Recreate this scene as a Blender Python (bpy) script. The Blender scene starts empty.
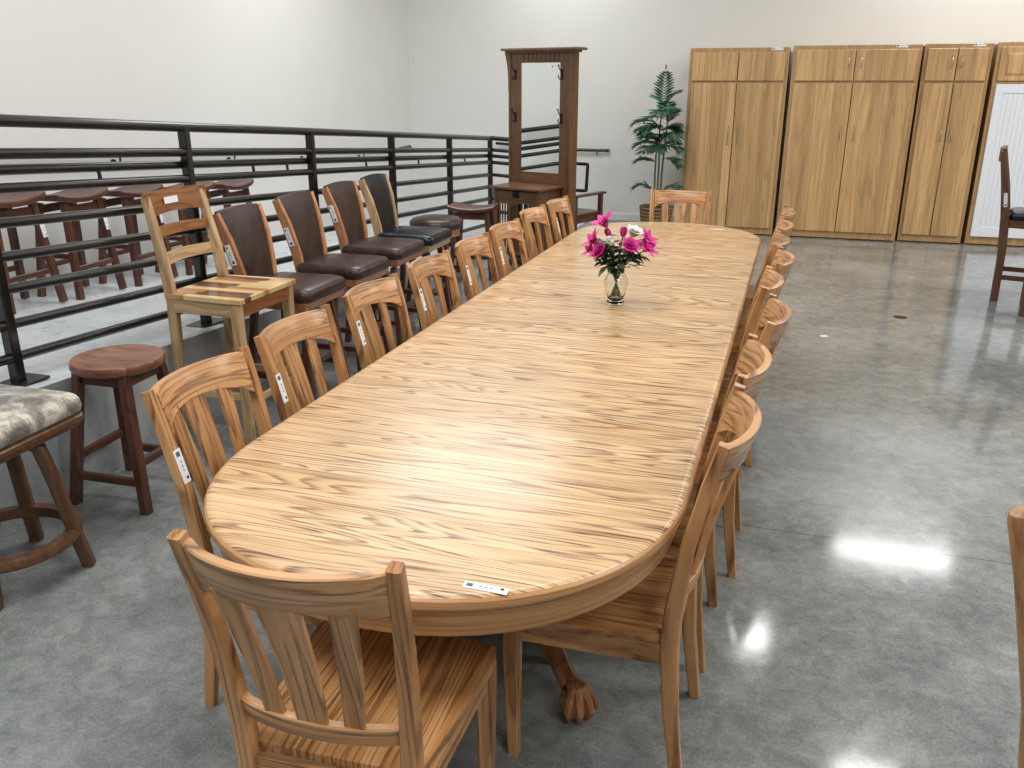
import bpy, bmesh, math, random
from mathutils import Vector, Matrix
PI = math.pi
sc = bpy.context.scene
COL = sc.collection
random.seed(7)
V = Vector

# ------------------------------------------------------------------ materials
def lin(c):
    return tuple(((x/255)/12.92 if x/255 <= .04045 else ((x/255+.055)/1.055)**2.4) for x in c) + (1,)
class NT:
    def __init__(s, name):
        s.m = bpy.data.materials.new(name); s.m.use_nodes = True
        s.t = s.m.node_tree; s.b = s.t.nodes['Principled BSDF']
    def n(s, typ, **kw):
        o = s.t.nodes.new('ShaderNode'+typ)
        for k, v in kw.items():
            if k[0] == '_': setattr(o, k[1:], v)
            else:
                key = int(k[1:]) if k[0] == 'i' and k[1:].isdigit() else k.replace('__', ' ')
                o.inputs[key].default_value = v
        return o
    def l(s, a, b, oa=0, ib=0):
        s.t.links.new(a.outputs[oa], b.inputs[ib]); return b
    def math(s, op, a, b=None, c=None):
        o = s.t.nodes.new('ShaderNodeMath'); o.operation = op
        for i, x in enumerate((a, b, c)):
            if x is None: continue
            if isinstance(x, (int, float)): o.inputs[i].default_value = x
            else: s.t.links.new(x if not hasattr(x, 'outputs') else x.outputs[0], o.inputs[i])
        return o
    def ramp(s, src, stops):
        o = s.t.nodes.new('ShaderNodeValToRGB'); e = o.color_ramp.elements
        while len(e) > 1: e.remove(e[0])
        e[0].position = stops[0][0]; e[0].color = stops[0][1]
        for p, c in stops[1:]:
            q = e.new(p); q.color = c
        s.t.links.new(src.outputs[0], o.inputs[0]); return o
    def mix(s, fac, a, b, mode='MIX'):
        o = s.t.nodes.new('ShaderNodeMix'); o.data_type = 'RGBA'; o.blend_type = mode
        for i, x in ((0, fac), (6, a), (7, b)):
            if hasattr(x, 'outputs'): s.t.links.new(x.outputs[2] if x.bl_idname == 'ShaderNodeMix' else x.outputs[0], o.inputs[i])
            else: o.inputs[i].default_value = x
        return o
    def color(s, mixnode):
        s.t.links.new(mixnode.outputs[2] if mixnode.bl_idname == 'ShaderNodeMix' else mixnode.outputs[0], s.b.inputs['Base Color'])

def plain(name, rgb, rough=.5, metal=0, coat=0, var=.08, scale=30, bump=0, **kw):
    N = NT(name); c = lin(rgb)
    tc = N.n('TexCoord'); no = N.n('TexNoise', Scale=scale, Detail=4); N.l(tc, no, 3, 0)
    d = tuple(x*(1-var) for x in c[:3])+(1,); u = tuple(min(1, x*(1+var)) for x in c[:3])+(1,)
    r = N.ramp(no, [(.3, d), (.7, u)]); N.color(r)
    N.b.inputs['Roughness'].default_value = rough; N.b.inputs['Metallic'].default_value = metal
    N.b.inputs['Coat Weight'].default_value = coat; N.b.inputs['Coat Roughness'].default_value = .15
    if bump:
        bp = N.n('Bump', Strength=bump, Distance=.002); N.l(no, bp, 0, 2); N.l(bp, N.b, 0, 'Normal')
    for k, v in kw.items(): N.b.inputs[k.replace('_', ' ')].default_value = v
    return N.m

def wood(name, light, mid, dark, axis=0, board=None, across=7.0, along=1.3, K=13.0, rough=.32, coat=.25,
         line=.55, boardvar=.14, pore=.35, spec=.5, zonly=False, flat=1.0, flatax=None):
    """axis: grain direction; board=(axis, width): glued boards side by side"""
    N = NT(name)
    tc = N.n('TexCoord'); oi = N.n('ObjectInfo')
    sep = N.n('SeparateXYZ'); N.l(tc, sep, 3, 0)
    comp = [sep.outputs[0], sep.outputs[1], sep.outputs[2]]
    rnd = N.math('MULTIPLY', oi.outputs['Random'], 37.0)
    if board:
        bi = N.math('FLOOR', N.math('DIVIDE', comp[board[0]], board[1]))
        wn = N.n('TexWhiteNoise', _noise_dimensions='1D'); N.t.links.new(N.math('ADD', bi, rnd).outputs[0], wn.inputs['W'])
        bo = N.math('MULTIPLY', wn.outputs[0], 23.0)
    def vec(sa, sc_, extra=0.0):
        cb = N.n('CombineXYZ')
        for i in range(3):
            v = N.math('MULTIPLY', comp[i], sa if i == axis or (zonly and i < 2) else sc_*(flat if i == (flatax if flatax is not None else (2 if axis == 1 else 1)) else 1))
            if i == axis:
                v = N.math('ADD', v, rnd)
                if board: v = N.math('ADD', v, bo)
            elif board: v = N.math('ADD', v, bo)
            N.t.links.new(v.outputs[0], cb.inputs[i])
        return cb
    n1 = N.n('TexNoise', Scale=1, Detail=1.5, Roughness=.4, Distortion=.15); N.l(vec(along, across), n1)
    f = N.math('FRACT', N.math('MULTIPLY', n1, K))
    # narrow dark latewood line, soft on one side
    r1 = N.ramp(f, [(0, (0, 0, 0, 1)), (.45, (.18, .18, .18, 1)), (.82, (1, 1, 1, 1)), (.9, (.8, .8, .8, 1)), (1, (0, 0, 0, 1))])
    n2 = N.n('TexNoise', Scale=1, Detail=3, Roughness=.6); N.l(vec(3.5, 210), n2)
    r2 = N.ramp(n2, [(.45, (0, 0, 0, 1)), (.66, (1, 1, 1, 1))])
    n3 = N.n('TexNoise', Scale=1, Detail=2); N.l(vec(1.0, 22), n3)
    r3 = N.ramp(n3, [(.35, (0, 0, 0, 1)), (.7, (1, 1, 1, 1))])
    base = N.mix(r3, lin(light), lin(mid))
    lf = N.math('MULTIPLY', r1, line)
    lf2 = N.math('MULTIPLY', lf, N.math('ADD', N.math('MULTIPLY', r2, pore*1.4), 1-pore*.7))
    c = N.mix(lf2, base, lin(dark))
    pf = N.math('MULTIPLY', r2, pore*.35)
    c = N.mix(pf, c, lin(dark))
    hs = N.n('HueSaturation'); N.t.links.new(c.outputs[2], hs.inputs['Color'])
    vv = wn.outputs[0] if board else oi.outputs['Random']
    N.t.links.new(N.math('ADD', N.math('MULTIPLY', vv, boardvar*2), 1-boardvar).outputs[0], hs.inputs['Value'])
    N.l(hs, N.b, 0, 'Base Color')
    N.b.inputs['Roughness'].default_value = rough; N.b.inputs['Coat Weight'].default_value = coat
    N.b.inputs['Coat Roughness'].default_value = .18; N.b.inputs['Specular IOR Level'].default_value = spec
    bp = N.n('Bump', Strength=.12, Distance=.001, _invert=True); N.l(lf2, bp, 0, 2); N.l(bp, N.b, 0, 'Normal')
    return N.m

M = {}
OL, OM, OD = (222, 174, 120), (205, 152, 96), (128, 78, 40)
for i, a in enumerate('xyz'):
    M['oak_'+a] = wood('oak_grain_'+a, (210, 160, 108), (180, 126, 76), (92, 54, 26), i, across=26, along=.7, K=7, rough=.36, coat=.15, boardvar=.08, line=.78, pore=.45, flat=.18)
M['oak_top'] = wood('oak_tabletop', (226, 193, 150), (211, 170, 122), (112, 72, 40), 0, (1, .118), across=11, along=.95, K=17, rough=.30, coat=.25, boardvar=.06, line=.95, pore=.8, flat=.1, flatax=2)
M['cab'] = wood('oak_cabinet', (208, 170, 120), (188, 148, 100), (140, 102, 62), 2, (0, .093), across=9, along=.5, K=9, rough=.42, coat=.1, boardvar=.17, line=.42, pore=.5)
M['cab_frame'] = wood('oak_cabinet_frame', (190, 154, 108), (176, 138, 94), (124, 90, 54), 2, None, across=10, along=.8, K=9, rough=.42, coat=.1, boardvar=.05, line=.4)
for i, a in enumerate('xyz'):
    M['walnut_'+a] = wood('dark_walnut_'+a, (98, 58, 42), (80, 46, 33), (44, 24, 18), i, across=12, along=2, K=7, rough=.35, coat=.2, line=.6)
    M['mission_'+a] = wood('mission_brown_'+a, (112, 76, 48), (94, 62, 39), (58, 37, 23), i, across=12, along=2, K=7, rough=.4, coat=.15, line=.5)
    M['honey_'+a] = wood('honey_wood_'+a, (190, 134, 90), (174, 116, 76), (130, 80, 48), i, across=12, along=2, K=7, rough=.36, coat=.2, line=.45)
    M['sap_'+a] = wood('sheesham_sap_'+a, (210, 180, 138), (182, 148, 106), (112, 76, 48), i, across=11, along=1.6, K=6, rough=.33, coat=.2, line=.5)
    M['heart_'+a] = wood('sheesham_heart_'+a, (164, 108, 62), (140, 86, 48), (84, 46, 26), i, across=11, along=1.6, K=6, rough=.33, coat=.2, line=.6)
for i, a in enumerate('xyz'):
    M['rustic_'+a] = wood('rustic_wood_'+a, (200, 156, 108), (172, 124, 78), (108, 66, 36), i, across=11, along=1.2, K=5, rough=.4, coat=.1, line=.5)
M['stool_top'] = wood('round_stool_top', (142, 92, 66), (112, 66, 46), (58, 32, 24), 0, (1, .062), across=8, along=1.6, K=6, rough=.28, coat=.3, line=.6, boardvar=.16)
M['pale_oak_x'] = wood('pale_oak_x', (206, 170, 120), (190, 150, 100), (140, 100, 60), 0, across=12, along=2, K=7)
M['pale_oak_z'] = wood('pale_oak_z', (206, 170, 120), (190, 150, 100), (140, 100, 60), 2, across=12, along=2, K=7)

def sheesham_seat():
    """boards alternating sap and heart wood"""
    N = NT('sheesham_boards'); tc = N.n('TexCoord'); sep = N.n('SeparateXYZ'); N.l(tc, sep, 3, 0)
    bi = N.math('FLOOR', N.math('DIVIDE', sep.outputs[0], .052))
    hb = N.math('FLOOR', N.math('DIVIDE', N.math('ADD', sep.outputs[1], N.math('MULTIPLY', N.math('SINE', N.math('MULTIPLY', bi, 12.7)), .2)), .26))
    key = N.math('ADD', bi, N.math('MULTIPLY', hb, 17.3))
    wn = N.n('TexWhiteNoise', _noise_dimensions='1D'); N.t.links.new(key.outputs[0], wn.inputs['W'])
    mp = N.n('Mapping', Scale=(30, 2.5, 5)); N.l(tc, mp, 3, 0)
    ad = N.n('VectorMath', _operation='ADD'); N.l(mp, ad); N.t.links.new(N.math('MULTIPLY', wn.outputs[0], 31).outputs[0], ad.inputs[1])
    no = N.n('TexNoise', Scale=1, Detail=4, Distortion=.6); N.l(ad, no)
    a = N.math('ADD', wn.outputs[0], N.math('MULTIPLY', N.math('SUBTRACT', no, .5), .55))
    N.color(N.ramp(a, [(.1, lin((216, 188, 138))), (.42, lin((198, 162, 108))), (.6, lin((176, 122, 72))), (.78, lin((120, 74, 48))), (1, lin((92, 56, 40)))]))
    N.b.inputs['Roughness'].default_value = .3; N.b.inputs['Coat Weight'].default_value = .3
    return N.m
M['shee_seat'] = sheesham_seat()

M['foot'] = wood('carved_oak_foot', (168, 112, 70), (140, 90, 54), (84, 50, 28), 2, across=12, along=2, K=4, rough=.25, coat=.5, boardvar=.04, line=.4, pore=.3)
M['oak_edge'] = wood('oak_table_apron', (196, 148, 98), (176, 128, 80), (104, 64, 34), 0, across=60, along=.8, K=5, rough=.4, coat=.1, boardvar=.04, line=.5, pore=.5, zonly=True)
def leather(name, a, b, rough=.3):
    N = NT(name); tc = N.n('TexCoord')
    no = N.n('TexNoise', Scale=14, Detail=5, Roughness=.65); N.l(tc, no, 3, 0)
    N.color(N.ramp(no, [(.35, lin(a)), (.7, lin(b))]))
    vo = N.n('TexNoise', Scale=220, Detail=3); N.l(tc, vo, 3, 0)
    bp = N.n('Bump', Strength=.25, Distance=.001); N.l(vo, bp, 0, 2); N.l(bp, N.b, 0, 'Normal')
    N.b.inputs['Roughness'].default_value = rough; N.b.inputs['Specular IOR Level'].default_value = .38
    return N.m
M['leather'] = leather('brown_leather', (40, 28, 26), (70, 50, 44))
M['black_leather'] = leather('black_leather', (9, 16, 26), (18, 30, 42), .25)

def hide():
    N = NT('grey_hide'); tc = N.n('TexCoord')
    n1 = N.n('TexNoise', Scale=9, Detail=5, Roughness=.6, Distortion=.8); N.l(tc, n1, 3, 0)
    mp = N.n('Mapping', Scale=(60, 160, 60)); N.l(tc, mp, 3, 0); n2 = N.n('TexNoise', Scale=1, Detail=3); N.l(mp, n2)
    a = N.math('ADD', n1, N.math('MULTIPLY', N.math('SUBTRACT', n2, .5), .3))
    N.color(N.ramp(a, [(.36, lin((84, 78, 72))), (.5, lin((136, 130, 120))), (.62, lin((196, 190, 176)))]))
    N.b.inputs['Roughness'].default_value = .6; N.b.inputs['Sheen Weight'].default_value = .4
    bp = N.n('Bump', Strength=.4, Distance=.003); N.l(n2, bp, 0, 2); N.l(bp, N.b, 0, 'Normal')
    return N.m
M['hide'] = hide()

def concrete(name, a, b, c, rough=.16, spec=.5, joints=True, sc_=1.0, coat=0.0):
    N = NT(name); tc = N.n('TexCoord')
    n1 = N.n('TexNoise', Scale=1.3*sc_, Detail=7, Roughness=.66, Distortion=.3); N.l(tc, n1, 3, 0)
    n2 = N.n('TexNoise', Scale=13*sc_, Detail=8, Roughness=.75, Distortion=.5); N.l(tc, n2, 3, 0)
    n3 = N.n('TexNoise', Scale=120, Detail=2); N.l(tc, n3, 3, 0)
    f = N.math('ADD', N.math('MULTIPLY', n1, .42), N.math('ADD', N.math('MULTIPLY', n2, .38), N.math('MULTIPLY', n3, .20)))
    r = N.ramp(f, [(.40, lin(a)), (.5, lin(b)), (.60, lin(c))])
    col = r
    # fine pale craze lines
    vo = N.n('TexVoronoi', Scale=7*sc_, _feature='DISTANCE_TO_EDGE')
    wv = N.n('VectorMath', _operation='ADD'); N.t.links.new(tc.outputs[3], wv.inputs[0])
    sm = N.n('VectorMath', _operation='SCALE'); N.t.links.new(n2.outputs['Color'], sm.inputs[0]); sm.inputs['Scale'].default_value = .5
    N.l(sm, wv, 0, 1); N.l(wv, vo)
    cr = N.ramp(vo, [(0, (1, 1, 1, 1)), (.018 if joints else .0001, (0, 0, 0, 1))])
    col = N.mix(N.math('MULTIPLY', N.math('MULTIPLY', cr, N.math('GREATER_THAN', n1, .5)), .16), col, lin((196, 200, 196)))
    if joints:
        sp = N.n('SeparateXYZ'); N.l(tc, sp, 3, 0)
        d = N.math('ABSOLUTE', N.math('SUBTRACT', N.math('ADD', sp.outputs[1], N.math('MULTIPLY', N.math('SUBTRACT', n2, .5), .012)), 3.29))
        j = N.math('MULTIPLY', N.math('LESS_THAN', d, .004), .45)
        col = N.mix(j, col, lin((62, 62, 58)))
    N.color(col)
    rr = N.ramp(n2, [(.3, (rough*.75,)*3+(1,)), (.7, (rough*1.35,)*3+(1,))]); N.l(rr, N.b, 0, 'Roughness')
    N.b.inputs['Specular IOR Level'].default_value = spec
    N.b.inputs['Coat Weight'].default_value = coat; N.b.inputs['Coat Roughness'].default_value = .06
    bp = N.n('Bump', Strength=.02, Distance=.002); N.l(n2, bp, 0, 2); N.l(bp, N.b, 0, 'Normal')
    return N.m
M['floor'] = concrete('polished_concrete', (100, 104, 104), (127, 131, 130), (152, 156, 155), rough=.105, joints=True)
M['ramp'] = concrete('ramp_concrete', (182, 188, 194), (200, 206, 212), (214, 218, 222), rough=.3, joints=False)
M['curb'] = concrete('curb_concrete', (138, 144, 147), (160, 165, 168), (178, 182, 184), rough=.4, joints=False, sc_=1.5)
M['wall'] = plain('cream_wall_paint', (223, 223, 220), .7, var=.012, scale=2)
M['ceiling'] = plain('white_ceiling', (225, 225, 222), .8, var=.02)
M['base'] = plain('white_baseboard', (226, 228, 228), .4, var=.02)
M['black'] = plain('black_gloss_paint', (9, 10, 12), .3, var=.15, coat=.25)
M['iron'] = plain('dark_iron', (38, 32, 28), .4, metal=.7)
M['steel'] = plain('brushed_nickel', (200, 198, 194), .22, metal=1)
M['white'] = plain('white_laminate', (232, 236, 244), .4, var=.01)
M['tag'] = plain('white_tag_paper', (240, 241, 243), .6, var=.01)
M['ink'] = plain('blue_grey_ink', (70, 92, 130), .6)
M['ink2'] = plain('black_ink', (40, 42, 46), .6)
M['mirror'] = plain('mirror_glass', (232, 238, 236), .01, metal=1, var=0)
M['basket'] = None
def basket():
    N = NT('woven_basket'); tc = N.n('TexCoord')
    w = N.n('TexWave', Scale=8, Distortion=1.5, _bands_direction='Z'); N.l(tc, w, 3, 0)
    w.inputs['Detail'].default_value = 2
    N.color(N.ramp(w, [(.2, lin((74, 54, 34))), (.7, lin((150, 122, 84)))]))
    N.b.inputs['Roughness'].default_value = .7
    bp = N.n('Bump', Strength=.7, Distance=.006); N.l(w, bp, 1, 2); N.l(bp, N.b, 0, 'Normal'); return N.m
M['basket'] = basket()
M['leaf'] = plain('palm_leaf', (44, 84, 58), .38, var=.35, scale=9)
M['leaf_light'] = plain('pale_palm_leaf', (92, 150, 108), .4, var=.2, scale=9)
M['stem'] = plain('green_stem', (84, 108, 62), .5, var=.2)
M['soil'] = plain('dark_moss', (52, 46, 34), .9, var=.3)
M['pink'] = plain('magenta_petal', (208, 40, 138), .5, var=.22, scale=40)
M['petal_white'] = plain('white_petal', (240, 240, 236), .5, var=.04, scale=40)
M['petal_cream'] = plain('pale_green_petal', (196, 208, 176), .5, var=.08, scale=40)
M['leaf_dark'] = plain('bouquet_leaf', (34, 62, 38), .45, var=.3, scale=40)
def glass():
    N = NT('clear_glass'); N.b.inputs['Transmission Weight'].default_value = 1; N.b.inputs['IOR'].default_value = 1.45
    N.b.inputs['Roughness'].default_value = .01; N.b.inputs['Base Color'].default_value = (.95, .98, .97, 1); return N.m
M['glass'] = glass()

# ------------------------------------------------------------------ mesh helpers
class B:
    def __init__(s): s.bm = bmesh.new(); s.mi = 0
    def _m(s, faces):
        for f in faces: f.material_index = s.mi
    def box(s, c, size, rot=None, bev=.002, seg=1):
        r = bmesh.ops.create_cube(s.bm, size=1.0); vs = r['verts']
        mt = Matrix.Translation(V(c)) @ (rot.to_4x4() if rot is not None else Matrix()) @ Matrix.Diagonal((*size, 1))
        bmesh.ops.transform(s.bm, matrix=mt, verts=vs)
        fs = set(f for v in vs for f in v.link_faces); s._m(fs)
        if bev:
            b = min(bev, min(size)*.3)
            es = set(e for v in vs for e in v.link_edges)
            n = bmesh.ops.bevel(s.bm, geom=list(es), offset=b, segments=seg, affect='EDGES', profile=.5)
            s._m(n['faces'])
        return s
    def bx(s, x0, x1, y0, y1, z0, z1, bev=.002):
        return s.box(((x0+x1)/2, (y0+y1)/2, (z0+z1)/2), (abs(x1-x0), abs(y1-y0), abs(z1-z0)), None, bev)
    def loft(s, rings, caps=True, closed=True):
        R = [[s.bm.verts.new(p) for p in r] for r in rings]; fs = []
        for a, b in zip(R[:-1], R[1:]):
            n = len(a)
            for i in range(n if closed else n-1):
                j = (i+1) % n
                fs.append(s.bm.faces.new((a[i], a[j], b[j], b[i])))
        if caps:
            fs.append(s.bm.faces.new(list(reversed(R[0])))); fs.append(s.bm.faces.new(R[-1]))
        s._m(fs); return s
    def sweep(s, pts, ax, A, T, ch=.12):
        """rectangular section with chamfered corners: A=(a0,a1) range along fixed axis ax, T=(t0,t1) range along normal"""
        pts = [V(p) for p in pts]; ax = V(ax).normalized(); rings = []
        n = len(pts)
        for i, p in enumerate(pts):
            t = (pts[min(i+1, n-1)]-pts[max(i-1, 0)]).normalized(); nn = t.cross(ax).normalized()
            a0, a1 = A[i] if isinstance(A, list) else A
            t0, t1 = T[i] if isinstance(T, list) else T
            c = min(abs(a1-a0), abs(t1-t0))*ch
            q = [(a0+c, t0), (a1-c, t0), (a1, t0+c), (a1, t1-c), (a1-c, t1), (a0+c, t1), (a0, t1-c), (a0, t0+c)]
            rings.append([p+ax*a+nn*b for a, b in q])
        return s.loft(rings)
    def bar(s, p0, p1, w0, d0, w1=None, d1=None, up=(0, 1, 0)):
        w1 = w0 if w1 is None else w1; d1 = d0 if d1 is None else d1
        p0, p1 = V(p0), V(p1); t = (p1-p0).normalized(); ax = V(up) - t*V(up).dot(t)
        return s.sweep([p0, p1], ax, [(-d0/2, d0/2), (-d1/2, d1/2)], [(-w0/2, w0/2), (-w1/2, w1/2)])
    def tube(s, pts, r, n=10, caps=True):
        pts = [V(p) for p in pts]; rings = []; ref = None
        for i, p in enumerate(pts):
            t = (pts[min(i+1, len(pts)-1)]-pts[max(i-1, 0)]).normalized()
            if ref is None: ref = V((0, 0, 1)) if abs(t.z) < .9 else V((1, 0, 0))
            u = t.cross(ref).normalized(); w = u.cross(t).normalized(); ref = w
            rr = r[i] if isinstance(r, (list, tuple)) else r
            rings.append([p+u*rr*math.cos(2*PI*k/n)+w*rr*math.sin(2*PI*k/n) for k in range(n)])
        return s.loft(rings, caps)
    def lathe(s, prof, n=28, c=(0, 0, 0), caps=True, sx=1, sy=1):
        return s.loft([[V((c[0]+r*sx*math.cos(2*PI*k/n), c[1]+r*sy*math.sin(2*PI*k/n), c[2]+z)) for k in range(n)] for r, z in prof], caps)
    def plan(s, outline, levels):
        """closed outline in XY -> lofted slab; levels = [(z, inset)] outline shrunk toward its centre along normals"""
        n = len(outline); O = [V((x, y, 0)) for x, y in outline]; N = []
        for i in range(n):
            t = (O[(i+1) % n]-O[i-1]).normalized(); N.append(V((-t.y, t.x, 0)))
        return s.loft([[O[i]+N[i]*ins+V((0, 0, z)) for i in range(n)] for z, ins in levels])
    def done(s, name, mats, parent=None, smooth=35, loc=None):
        me = bpy.data.meshes.new(name)
        bmesh.ops.recalc_face_normals(s.bm, faces=s.bm.faces)
        s.bm.to_mesh(me); s.bm.free()
        for m in (mats if isinstance(mats, (list, tuple)) else [mats]): me.materials.append(M[m] if isinstance(m, str) else m)
        for p in me.polygons: p.use_smooth = True
        me.set_sharp_from_angle(angle=math.radians(smooth))
        o = bpy.data.objects.new(name, me); COL.objects.link(o)
        if parent: o.parent = parent
        if loc: o.location = loc
        return o
def tag(o, label=None, cat=None, group=None, kind=None):
    if label: o['label'] = label
    if cat: o['category'] = cat
    if group: o['group'] = group
    if kind: o['kind'] = kind
    return o
def empty(name, loc=(0, 0, 0), rz=0):
    o = bpy.data.objects.new(name, None); COL.objects.link(o); o.location = loc; o.rotation_euler = (0, 0, rz)
    o.empty_display_size = .1
    return o
def kids(o): return [c for c in COL.objects if c.parent == o]
def copy_tree(o, parent=None):
    c = o.copy(); COL.objects.link(c)
    if parent: c.parent = parent
    for ch in kids(o): copy_tree(ch, c)
    return c
def lerp(a, b, t): return a+(b-a)*t

# ------------------------------------------------------------------ setting
YW = 11.2
RS = -.0415                                     # heading of the ramp relative to the table
def rx(x0, y): return x0+RS*(y-3.92)            # x of a line parallel to the ramp
def zr(y): return max(.06, .436+.069*(3.92-y)) if y < 9.4 else .06
def quad_prism(name, pts, z0, z1, mat):
    b = B(); b.loft([[V((x, y, z0)) for x, y in pts], [V((x, y, z1)) for x, y in pts]]); o = b.done(name, mat); tag(o, kind='structure'); return o
fl = quad_prism('floor', [(-6, -5), (8, -5), (8, YW+.3), (-6, YW+.3)], -.2, 0, 'floor')
quad_prism('wall_back', [(-6, YW), (8, YW), (8, YW+.2), (-6, YW+.2)], 0, 4.4, 'wall')
xl0, xl1 = rx(-4.73, -5), rx(-4.73, YW)
quad_prism('wall_left', [(xl0-.2, -5), (xl0, -5), (xl1, YW), (xl1-.2, YW)], 0, 4.4, 'wall')
quad_prism('wall_right', [(7.8, -5), (8, -5), (8, YW), (7.8, YW)], 0, 4.4, 'wall')
quad_prism('wall_front', [(-6, -5.2), (8, -5.2), (8, -5), (-6, -5)], 0, 4.4, 'wall')
quad_prism('ceiling', [(-6, -5), (8, -5), (8, YW+.2), (-6, YW+.2)], 4.3, 4.5, 'ceiling')
b = B(); b.bx(-2.6, 8, YW-.018, YW, .0, .095, .004); tag(b.done('baseboard_back', 'base'), kind='structure')
# ramp: sloping slab up to the landing, face towards the floor
def ramp_mesh():
    b = B(); ys = [-5, 9.4, 9.8]
    xin = lambda y: rx(-4.73, y); xo = lambda y: rx(-3.0+.075, y)
    b.mi = 0
    rings = []
    for y in ys:
        z = zr(y); rings.append([V((xin(y), y, z)), V((xo(y)-.0, y, z)), V((xo(y), y, 0)), V((xin(y), y, 0))])
    b.loft(rings)
    b.bm.faces.ensure_lookup_table()
    b.bm.normal_update()
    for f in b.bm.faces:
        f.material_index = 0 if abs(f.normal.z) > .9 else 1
    return b.done('ramp', ['ramp', 'curb'], smooth=20)
tag(ramp_mesh(), kind='structure').name = 'floor_ramp'
b = B()
b.loft([[V((rx(-4.73, y), y, 0)), V((xx, y, 0)), V((xx, y, z1)), V((rx(-4.73, y), y, .06))] for y, xx, z1 in ((9.8, -2.5, .01), (YW, -2.5, .01))])
tag(b.done('floor_landing', 'ramp'), kind='structure')

# ------------------------------------------------------------------ ramp railing
XR = -3.05
ys_post = [-1.5, -.14, 1.22, 2.61, 3.92, 5.27, 6.63, 8.04, 9.40]
RAILS = [1.055, .93, None, .795, .66, .527, .396, .252, .115]
rail = empty('ramp_railing', (rx(XR, 3.92), 3.92, zr(3.92)))
tag(rail, 'black painted steel pipe railing running along the raised concrete ramp', 'railing')
rl = V(rail.location)
def RP(y, h, off=0): return V((rx(XR, y)+off, y, .436+.069*(3.92-y)+h))-rl
for y in ys_post:
    b = B(); b.bar(RP(y, .0), RP(y, 1.05), .045, .05, up=(1, 0, 0)); b.done('post', 'black', rail)
    b = B(); b.box(RP(y, .006), (.13, .2, .012), bev=.002); b.done('base_plate', 'black', rail)
for k, h in enumerate(RAILS):
    if h is None: continue
    r = .0245 if k == 0 else .021
    b = B(); b.tube([RP(-1.8 if 1 else 0, h), RP(4, h), RP(9.40, h)], r, 12); b.done('rail', 'black', rail)
b = B(); b.tube([RP(-1.8, .865, -.035), RP(4, .865, -.035), RP(9.38, .865, -.035)], .022, 12); b.done('handrail', 'black', rail)
for y in (3.3, 4.6, 5.0, 6.2, 7.3, 8.6):
    b = B(); b.tube([RP(y, .80, -.03), RP(y, .83, -.032), RP(y, .855, -.035)], .009, 8); b.done('bracket', 'black', rail)
# return run along the landing behind the hall tree
lr = empty('landing_railing', (rx(XR, 9.4), 9.4, .06)); tag(lr, 'short black pipe railing behind the hall tree, ending in a squared loop', 'railing')
x0 = rx(XR, 9.4)
def LP(dx, h): return V((dx, 0, h-.055*dx))
for k, h in enumerate(RAILS):
    if h is None: h = .865
    b = B(); b.tube([LP(0, h), LP(.9, h)], .024 if k == 0 else .0195, 12); b.done('rail', 'black', lr)
for dx in (.42, .9):
    b = B(); b.bar(V((dx, 0, -.05)), LP(dx, 1.05), .045, .045, up=(0, 1, 0)); b.done('post', 'black', lr)
b = B(); zz = .81
b.tube([(.88, 0, zz), (1.09, 0, zz-.006), (1.115, 0, zz-.01), (1.115, 0, zz-.03), (1.107, 0, zz-.27), (1.107, 0, zz-.287), (1.08, 0, zz-.29), (.88, 0, zz-.285)], .019, 10)
b.done('end_loop', 'black', lr)
# wall handrails
wh = empty('wall_handrail', (rx(-4.66, 6), 6, zr(6)+.865)); tag(wh, 'long black handrail bracketed to the left wall above the ramp', 'handrail')
def WP(y, h=0, off=0): return V((rx(-4.66, y)+off, y, .436+.069*(3.92-y)+.865+h))-V(wh.location)
b = B(); e = WP(10.3); b.tube([WP(-1.5), WP(4), WP(9.9), e, e+V((-.005, .12, .02)), e+V((-.01, .6, .03)), e+V((-.012, .66, .0))], .019, 12); b.done('rail', 'black', wh)
for y in (1.5, 3.3, 5.32, 6.8, 8.12, 9.5):
    b = B(); b.tube([WP(y, -.01), WP(y, -.045, 0), WP(y, -.06, -.03), WP(y, -.06, -.065)], .008, 8); b.tube([WP(y, -.06, -.06), WP(y, -.06, -.07)], .03, 12); b.done('bracket', 'black', wh)
bh = empty('wall_handrail', (-3.0, YW-.07, .88)); tag(bh, 'short black handrail on the back wall between hall tree and palm', 'handrail')
b = B(); b.tube([(-.8, 0, .06), (.1, 0, .006), (.2, 0, 0), (.67, 0, 0), (.69, 0, 0), (.69, .06, 0)], .019, 12); b.done('rail', 'black', bh)
for x in (-.3, .55):
    b = B(); b.tube([(x, 0, -.01), (x, .02, -.05), (x, .066, -.05)], .008, 8); b.done('bracket', 'black', bh)

# ------------------------------------------------------------------ price tag (flat card with a small printed mark)
def price_tag(parent, c, u, w, L=.115, W=.026, name='price_tag'):
    """c centre, u long direction, w short direction (unit vectors); normal = u x w"""
    c, u, w = V(c), V(u).normalized(), V(w).normalized(); n = u.cross(w).normalized()
    rot = Matrix((u, w, n)).transposed()
    b = B(); b.box(c, (L, W, .0012), rot, bev=0)
    b.mi = 1; b.box(c+u*(-L*.36)+n*.0008, (L*.14, W*.5, .0006), rot, bev=0)
    b.mi = 2; b.box(c+u*(L*.36)+w*(W*.2)+n*.0008, (L*.08, W*.3, .0006), rot, bev=0)
    b.mi = 2
    for k in range(3): b.box(c+u*(L*(-.12+.12*k))+w*(W*.05)+n*.0008, (L*.07, W*.1, .0004), rot, bev=0)
    return b.done(name, ['tag', 'ink', 'ink2'], parent)

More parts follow.
